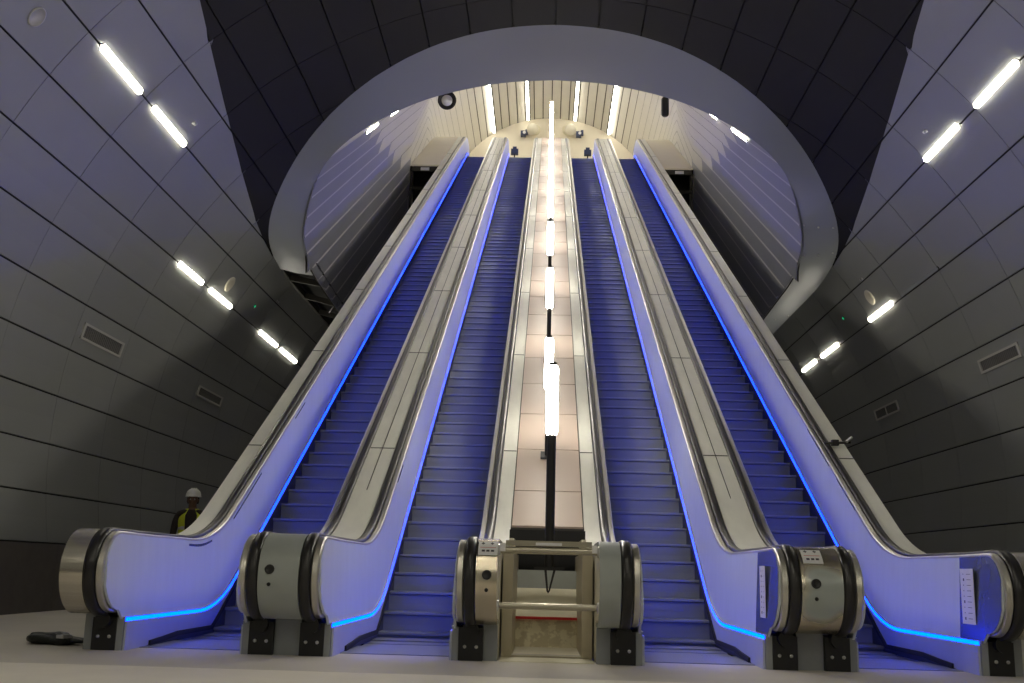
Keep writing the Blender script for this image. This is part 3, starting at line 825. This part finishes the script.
def indicator(th, y, label):
    p = cyl(th, y); n = Vector((-math.cos(math.radians(th)), 0, -math.sin(math.radians(th))))
    t = empty('wall_indicator', tuple(p), label, 'indicator light', 'green indicator lights')
    MB().lathe(p, n, [(-.01, .04), (.015, .04), (.02, .03)], 14).build('bezel', M['rib'], t)
    MB().lathe(p, n, [(.012, .028), (.026, .02), (.03, 0)], 12).build('lens', M['green'], t)
indicator(149.3, 20.5, 'tiny green indicator light on the left wall between lamps and collar')
indicator(31.2, 20.8, 'tiny green indicator light on the right wall below the collar')
indicator(146.9, 9.5, 'tiny green indicator light on the left wall at the left picture edge')
# ceiling sprinklers on the vault
for th, y, l in ((146.0, 21.4, 'tiny pale sprinkler head on the left wall below the collar'), (34.0, 18.9, 'tiny pale sprinkler head on the right wall below the collar'), (138.2, 14.0, 'tiny pale sprinkler head beside the farther upper left lamp'), (41.6, 13.9, 'tiny pale sprinkler head beside the farther upper right lamp')):
    p = cyl(th, y); n = Vector((-math.cos(math.radians(th)), 0, -math.sin(math.radians(th))))
    tag(MB().lathe(p, n, [(-.01, .03), (.008, .03), (.012, .012), (.04, .012), (.045, .025), (.05, .02), (.05, 0)], 10).build('sprinkler_head', M['bolt']), l, 'sprinkler', 'sprinkler heads')

# dark spotlights hung at the top of the shaft
t = empty('spotlight', (-3.84, 36, 17.3), 'black round spotlight under the left end of the planked ceiling', 'spotlight', 'black spotlights')
c = Vector((-3.84, 36, 17.35)); ax = Vector((.15, -1, -.35)).normalized()
MB().lathe(c, ax, [(-.3, .12), (-.25, .22), (.05, .34), (.12, .34), (.12, .27), (.02, .22), (.02, 0)], 22).build('head', M['black'], t)
MB().lathe(c, ax, [(.03, 0.2), (.06, .12), (.07, 0)], 16).build('lens', M['bolt'], t)
MB().tube(c + Vector((0, .1, 0)), c + Vector((-.25, .15, .75)), .04, 8).build('bracket', M['black'], t)
t = empty('spotlight', (4.08, 36, 17.3), 'black elongated spotlight hanging under the right end of the planked ceiling', 'spotlight', 'black spotlights')
c = Vector((4.08, 36, 16.85))
MB().lathe(c, (0, 0, 1), [(0, .0), (0, .10), (.06, .14), (.65, .14), (.72, .09), (.72, 0)], 16).build('head', M['black'], t)
MB().tube(c + Vector((0, 0, .7)), c + Vector((.1, .1, 1.3)), .03, 8).build('bracket', M['black'], t)

# end wall drums and small blue boxes
for s in (-1, 1):
    w = 'left' if s < 0 else 'right'
    c = Vector((s * .78, YH, 21.0))
    t = empty('wall_drum', tuple(c), f'round cream drum on the end wall, {w} of the topmost lamp', 'drum fitting', 'cream drums on the end wall')
    MB().lathe(c, (s * .25, -1, -.35), [(-.2, .27), (.45, .27), (.48, .25)], 24).build('drum', M['cream'], t)
    MB().lathe(c, (s * .25, -1, -.35), [(.46, .275), (.50, .265), (.50, 0)], 24).build('front_disc', M['drumcream'], t)
    c = Vector((s * 1.30, YH - .15, 20.72))
    t = empty('blue_fitting', tuple(c), f'small dark blue fitting on the end wall beside the {w} cream drum', 'fitting', 'blue fittings at the top')
    m = MB(); m.box(c.x - .14, c.x + .10, c.y - .15, c.y + .15, c.z - .1, c.z + .12); m.box(c.x + .08, c.x + .2, c.y - .1, c.y + .1, c.z - .02, c.z + .2); m.build('body', M['bluebox'], t)
    MB().tube(c + Vector((.03, -.16, .02)), c + Vector((.03, -.22, .0)), .07, 12).build('lens', M['white'], t)
    c = Vector((s * 1.52, 41.75, LAND + 1.0))
    t = empty('blue_fitting', tuple(c), f'small dark blue box at the top end of the inner {w} escalator', 'fitting', 'blue fittings at the top')
    m = MB(); m.box(c.x - .15, c.x + .15, c.y - .1, c.y + .1, c.z - .12, c.z + .1); m.box(c.x - .08, c.x + .08, c.y - .08, c.y + .08, c.z + .1, c.z + .2); m.build('body', M['bluebox'], t)
    MB().tube((c.x, c.y, LAND), (c.x, c.y, c.z - .1), .03, 8).build('stem', M['rib'], t)

# ------------------------------------------------------------------ notices, clamp and bag
def notice(x, y0, y1, z0, z1, sgn, label):
    t = empty('paper_notice', (x, (y0 + y1) / 2, z0), label, 'notice', 'paper notices')
    MB().box(*sorted((x, x + sgn * .004)), y0, y1, z0, z1).build('sheet', M['white'], t)
    k = MB(); n = 9
    for i in range(n):
        z = z1 - (z1 - z0) * (.10 + .8 * i / (n - 1)); big = .010 if i in (1, n - 1, 5) else .004
        k.box(*sorted((x + sgn * .004, x + sgn * .006)), y1 - .06 - 2 * big, y1 - .06, z - big, z + big)
        k.box(*sorted((x + sgn * .004, x + sgn * .0055)), y0 + .05, y1 - .13, z - .0018, z + .0018)
    k.build('print', M['darkink'], t)
notice(HX[7] - .136, 8.66, 8.92, .37, .80, -1, 'white paper notice taped inside the far right balustrade')
notice(HX[5] - .136, 8.58, 8.78, .38, .78, -1, 'white paper notice taped inside the right balustrade of the inner right escalator')
t = empty('loose_clamp', (3.55, 13.6, 2.4), 'dark clamp lying across the outer right deck', 'clamp')
zc_ = DH + (13.3 - YI) * TA
MB().tube((3.42, 13.25, zc_ + .02), (3.76, 13.34, zc_ + .05), .016, 8).build('bar', M['rib'], t)
MB().box(3.52, 3.60, 13.26, 13.33, zc_ + .0, zc_ + .07).build('jaw', M['black'], t)
MB().tube((3.70, 13.3, zc_ + .05), (3.78, 13.34, zc_ + .11), .02, 8).build('handle', M['bolt'], t)
bm = bmesh.new(); bmesh.ops.create_icosphere(bm, subdivisions=4, radius=1)
for v in bm.verts:
    c = v.co; f = 1 + .10 * math.sin(7 * c.x + 2 * c.y) + .07 * math.sin(11 * c.y + 5 * c.x)
    z = c.z * .052 * f + .045; v.co = Vector((c.x * .27 * f, c.y * .14 * f, max(z, .0)))
    if v.co.x > .05: v.co.z *= .8
me = bpy.data.meshes.new('bag'); bm.to_mesh(me); bm.free(); me.materials.append(M['bag']); me.shade_smooth()
o = bpy.data.objects.new('sandbag', me); COL.objects.link(o); o.location = (-4.05, 9.0, 0); o.rotation_euler = (0, 0, -.25)
tag(o, 'dark crumpled bag lying on the floor by the far left drum', 'bag')
tp = MB().box(.12, .19, -.15, -.05, .06, .085).build('tie', M['tape'], None); tp.parent = o

# ------------------------------------------------------------------ the man behind the left balustrade
def skin_obj(name, verts, edges, radii, m, parent, sub=2, root=0):
    me = bpy.data.meshes.new(name); me.from_pydata(verts, edges, []); me.materials.append(m)
    o = bpy.data.objects.new(name, me); COL.objects.link(o)
    sk = o.modifiers.new('skin', 'SKIN'); sk.use_smooth_shade = True
    for i, r in enumerate(radii):
        rr = r if isinstance(r, tuple) else (r, r); me.skin_vertices[0].data[i].radius = rr
        me.skin_vertices[0].data[i].use_root = (i == root)
    ss = o.modifiers.new('sub', 'SUBSURF'); ss.levels = sub; ss.render_levels = sub
    if parent: o.parent = parent
    return o
px, py = -5.57, 16.8
man = empty('person', (px, py, 0), 'person in white helmet and yellow vest standing behind the far left balustrade', 'person')
man.rotation_euler = (0, 0, math.radians(12)); man.scale = (1.0, 1.0, 1.0)
# local frame: faces -Y
bv = [(0, 0, .95), (0, .01, 1.12), (0, .01, 1.30), (0, .015, 1.43), (0, .0, 1.52), (0, -.01, 1.60), (0, -.015, 1.68)]
be = [(i, i + 1) for i in range(6)]; br = [(.15, .11), (.14, .10), (.165, .11), (.13, .09), (.055, .055), (.075, .085), (.07, .085)]
def limb(chain, rad, start):
    idx = start
    for p, r in zip(chain, rad):
        bv.append(p); br.append(r); be.append((idx, len(bv) - 1)); idx = len(bv) - 1
    return idx
for s in (-1, 1):
    limb([(s * .10, 0, .90), (s * .11, -.005, .70), (s * .115, -.01, .50), (s * .115, .015, .28), (s * .115, .02, .09)], [.095, .08, .058, .056, .042], 0)
    h = limb([(s * .19, .015, 1.41), (s * .235, .02, 1.28), (s * .26, .015, 1.13), (s * .27, -.03, .99), (s * .272, -.055, .90)], [.062, .05, .042, .035, .024], 3)
    wr = bv[h]
    pal = limb([(wr[0], wr[1] - .02, wr[2] - .06)], [(.022, .036)], h)
    for k, (dy, ln) in enumerate(((-.030, .068), (-.010, .078), (.010, .073), (.029, .058))):
        b0 = bv[pal]
        limb([(b0[0], b0[1] + dy, b0[2] - .03), (b0[0] - s * .006, b0[1] + dy * 1.1, b0[2] - .03 - ln * .5), (b0[0] - s * .02, b0[1] + dy * 1.1, b0[2] - .03 - ln)], [.010, .009, .007], pal)
    limb([(wr[0] - s * .012, wr[1] - .055, wr[2] - .045), (wr[0] - s * .02, wr[1] - .075, wr[2] - .085)], [.011, .008], h)
body = skin_obj('body', bv, be, br, M['skin'], man)
# face
hd = Vector((0, -.012, 1.635))
hm = bmesh.new(); bmesh.ops.create_icosphere(hm, subdivisions=4, radius=1)
for v in hm.verts:
    c = v.co.copy(); x, y, z = c.x * .077, c.y * .098, c.z * .118
    if z < 0: x *= 1 + z * 2.2; y = y * (1 + z * 1.2) if y > 0 else y
    if y < 0:
        y += -.020 * math.exp(-((x / .014) ** 2 + ((z + .012) / .024) ** 2))          # nose
        for e in (-1, 1): y += .010 * math.exp(-(((x - e * .03) / .018) ** 2 + ((z - .012) / .012) ** 2))   # eye sockets
        y += -.006 * math.exp(-((x / .025) ** 2 + ((z + .052) / .008) ** 2)) + .005 * math.exp(-((x / .03) ** 2 + ((z + .058) / .004) ** 2))  # lips
        y += -.008 * math.exp(-((x / .02) ** 2 + ((z + .092) / .015) ** 2))
    v.co = hd + Vector((x, y, z))
def face_obj(bmx, name, m):
    me = bpy.data.meshes.new(name); bmx.to_mesh(me); bmx.free(); me.materials.append(m); me.shade_smooth()
    o = bpy.data.objects.new(name, me); COL.objects.link(o); o.parent = man; return o
face_obj(hm, 'head', M['skin'])
for s in (-1, 1):
    e = MB(); e.lathe(hd + Vector((s * .03, -.082, .012)), (0, -1, 0), [(0, .011), (.006, .009), (.009, 0)], 12); q = e.build('eye', M['white'], None); q.parent = man
    e = MB(); e.lathe(hd + Vector((s * .03, -.0905, .012)), (0, -1, 0), [(0, .005), (.001, 0)], 10); q = e.build('pupil', M['darkink'], None); q.parent = man
    e = MB(); e.lathe(hd + Vector((s * .077, .01, .0)), (s, 0, .1), [(-.01, .02), (.006, .03), (.014, .026), (.012, .012), (.006, 0)], 12); q = e.build('ear', M['skin'], None); q.parent = man
hb = MB(); hb.lathe(hd + Vector((0, .02, -.02)), (0, 0, 1), [(-.03, .085), (.0, .092), (.05, .094), (.08, .09)], 20); q = hb.build('hair', M['hair'], None); q.parent = man
# clear the hair from the face
bmx = bmesh.new(); bmx.from_mesh(q.data)
bmesh.ops.delete(bmx, geom=[v for v in bmx.verts if v.co.y < -.02], context='VERTS'); bmx.to_mesh(q.data); bmx.free()
hz = hd.z + .055
hel = MB()
hel.lathe((0, -.005, hz), (0, 0, 1), [(0, .125), (.008, .127), (.014, .115), (.05, .113), (.085, .098), (.115, .068), (.132, .03), (.135, 0)], 28)
hel.lathe((0, -.045, hz), (0, 0, 1), [(-.004, .11), (.004, .112), (.012, .10)], 24)
for x in (-.035, 0, .035): hel.sweep(npath([(-.10, hz + .055), (-.05, hz + .115), (0, hz + .142), (.05, hz + .115), (.10, hz + .05)]), x - .008, x + .008, .02)
q = hel.build('helmet', M['helmet'], None); q.parent = man
# clothing
def cloth(name, verts, edges, radii, m, sub=2): return skin_obj(name, verts, edges, radii, m, man, sub)
sv = [(0, .0, .93), (0, .01, 1.12), (0, .01, 1.30), (0, .012, 1.43), (0, .005, 1.49)]; se = [(0, 1), (1, 2), (2, 3), (3, 4)]; sr = [(.165, .125), (.155, .115), (.18, .122), (.14, .10), (.065, .065)]
for s in (-1, 1):
    i0 = 3
    for p, r in zip([(s * .195, .015, 1.41), (s * .24, .02, 1.28), (s * .262, .015, 1.13), (s * .27, -.028, 1.0), (s * .272, -.045, .94)], [.075, .062, .054, .046, .04]):
        sv.append(p); sr.append(r); se.append((i0, len(sv) - 1)); i0 = len(sv) - 1
cloth('shirt', sv, se, sr, M['shirt'])
tv = [(0, 0, .95), (0, 0, 1.02)]; te = [(0, 1)]; tr_ = [(.165, .125), (.155, .12)]
for s in (-1, 1):
    i0 = 0
    for p, r in zip([(s * .105, 0, .86), (s * .112, -.005, .68), (s * .117, -.01, .50), (s * .117, .012, .28), (s * .117, .018, .10)], [.105, .092, .075, .072, .068]):
        tv.append(p); tr_.append(r); te.append((i0, len(tv) - 1)); i0 = len(tv) - 1
cloth('trousers', tv, te, tr_, M['trouser'])
for s in (-1, 1):
    b = skin_obj('boot', [(s * .117, .03, .05), (s * .12, -.06, .045), (s * .125, -.14, .04), (s * .117, .02, .13)], [(0, 1), (1, 2), (0, 3)], [(.05, .048), (.048, .043), (.042, .036), .055], M['black'], man, 2)
# vest: open-fronted shell round the torso
ve = MB(); n = 40
lv = [(.98, .185, .145), (1.10, .178, .138), (1.22, .19, .14), (1.32, .20, .14), (1.40, .185, .125), (1.46, .13, .095), (1.50, .095, .08)]
vs = []
for z, rx, ry in lv:
    op = 1.0 if z < 1.4 else 1.1
    for i in range(n + 1):
        a = -PI / 2 + op / 2 * .9 + (2 * PI - op * .9) * i / n
        vs.append((rx * math.cos(a), .01 + ry * math.sin(a), z))
fs = [(k * (n + 1) + i, k * (n + 1) + i + 1, (k + 1) * (n + 1) + i + 1, (k + 1) * (n + 1) + i) for k in range(len(lv) - 1) for i in range(n)
      if not (k in (3, 4) and (abs(math.cos(-PI / 2 + (2 * PI) * (i + .5) / n)) > .86) and False)]
ve.add(vs, fs, 0, True)
q = ve.build('vest', M['vest'], None, fix=False); q.parent = man
so_ = q.modifiers.new('thick', 'SOLIDIFY'); so_.thickness = .006; so_.offset = 1
tpz = MB()
for z, rx, ry in ((1.08, .186, .146), (1.20, .195, .147)):
    vs = []
    for zz in (z - .025, z + .025):
        for i in range(n + 1):
            a = -PI / 2 + .46 + (2 * PI - .92) * i / n; vs.append((rx * math.cos(a), .01 + ry * math.sin(a), zz))
    tpz.add(vs, [(i, i + 1, n + 2 + i, n + 1 + i) for i in range(n)], 0, True)
t2 = tpz.build('reflective_band', M['tape'], None, fix=False); t2.parent = q

# ------------------------------------------------------------------ world, camera, view
w = bpy.data.worlds.new('World'); bpy.context.scene.world = w; w.use_nodes = True
w.node_tree.nodes['Background'].inputs[0].default_value = (.02, .02, .022, 1); w.node_tree.nodes['Background'].inputs[1].default_value = .3

cam = bpy.data.cameras.new('Camera'); co = bpy.data.objects.new('Camera', cam); COL.objects.link(co)
F, PITCH, YAW, ROLL = 1063.95, 12.0874, 1.8843, 1.5178
cam.sensor_width = 36; cam.sensor_fit = 'HORIZONTAL'; cam.lens = F * 36 / 1024; cam.clip_end = 300
pi_, ya, ro = map(math.radians, (PITCH, YAW, ROLL))
fw = Vector((-math.sin(ya) * math.cos(pi_), math.cos(ya) * math.cos(pi_), math.sin(pi_)))
rt = Vector((math.cos(ya), math.sin(ya), 0)); upv = rt.cross(fw)
r2 = math.cos(ro) * rt + math.sin(ro) * upv; u2 = -math.sin(ro) * rt + math.cos(ro) * upv
co.matrix_world = Matrix(((r2.x, u2.x, -fw.x, -.0504), (r2.y, u2.y, -fw.y, 0), (r2.z, u2.z, -fw.z, .7005), (0, 0, 0, 1)))
sc = bpy.context.scene; sc.camera = co
sc.view_settings.view_transform = 'Standard'; sc.view_settings.look = 'None'
sc.view_settings.exposure = .16; sc.view_settings.gamma = 1; sc.view_settings.use_curve_mapping = False
sc.cycles.use_denoising = True
sc.cycles.max_bounces = 8; sc.cycles.diffuse_bounces = 4; sc.cycles.glossy_bounces = 3
sc.cycles.sample_clamp_indirect = 8
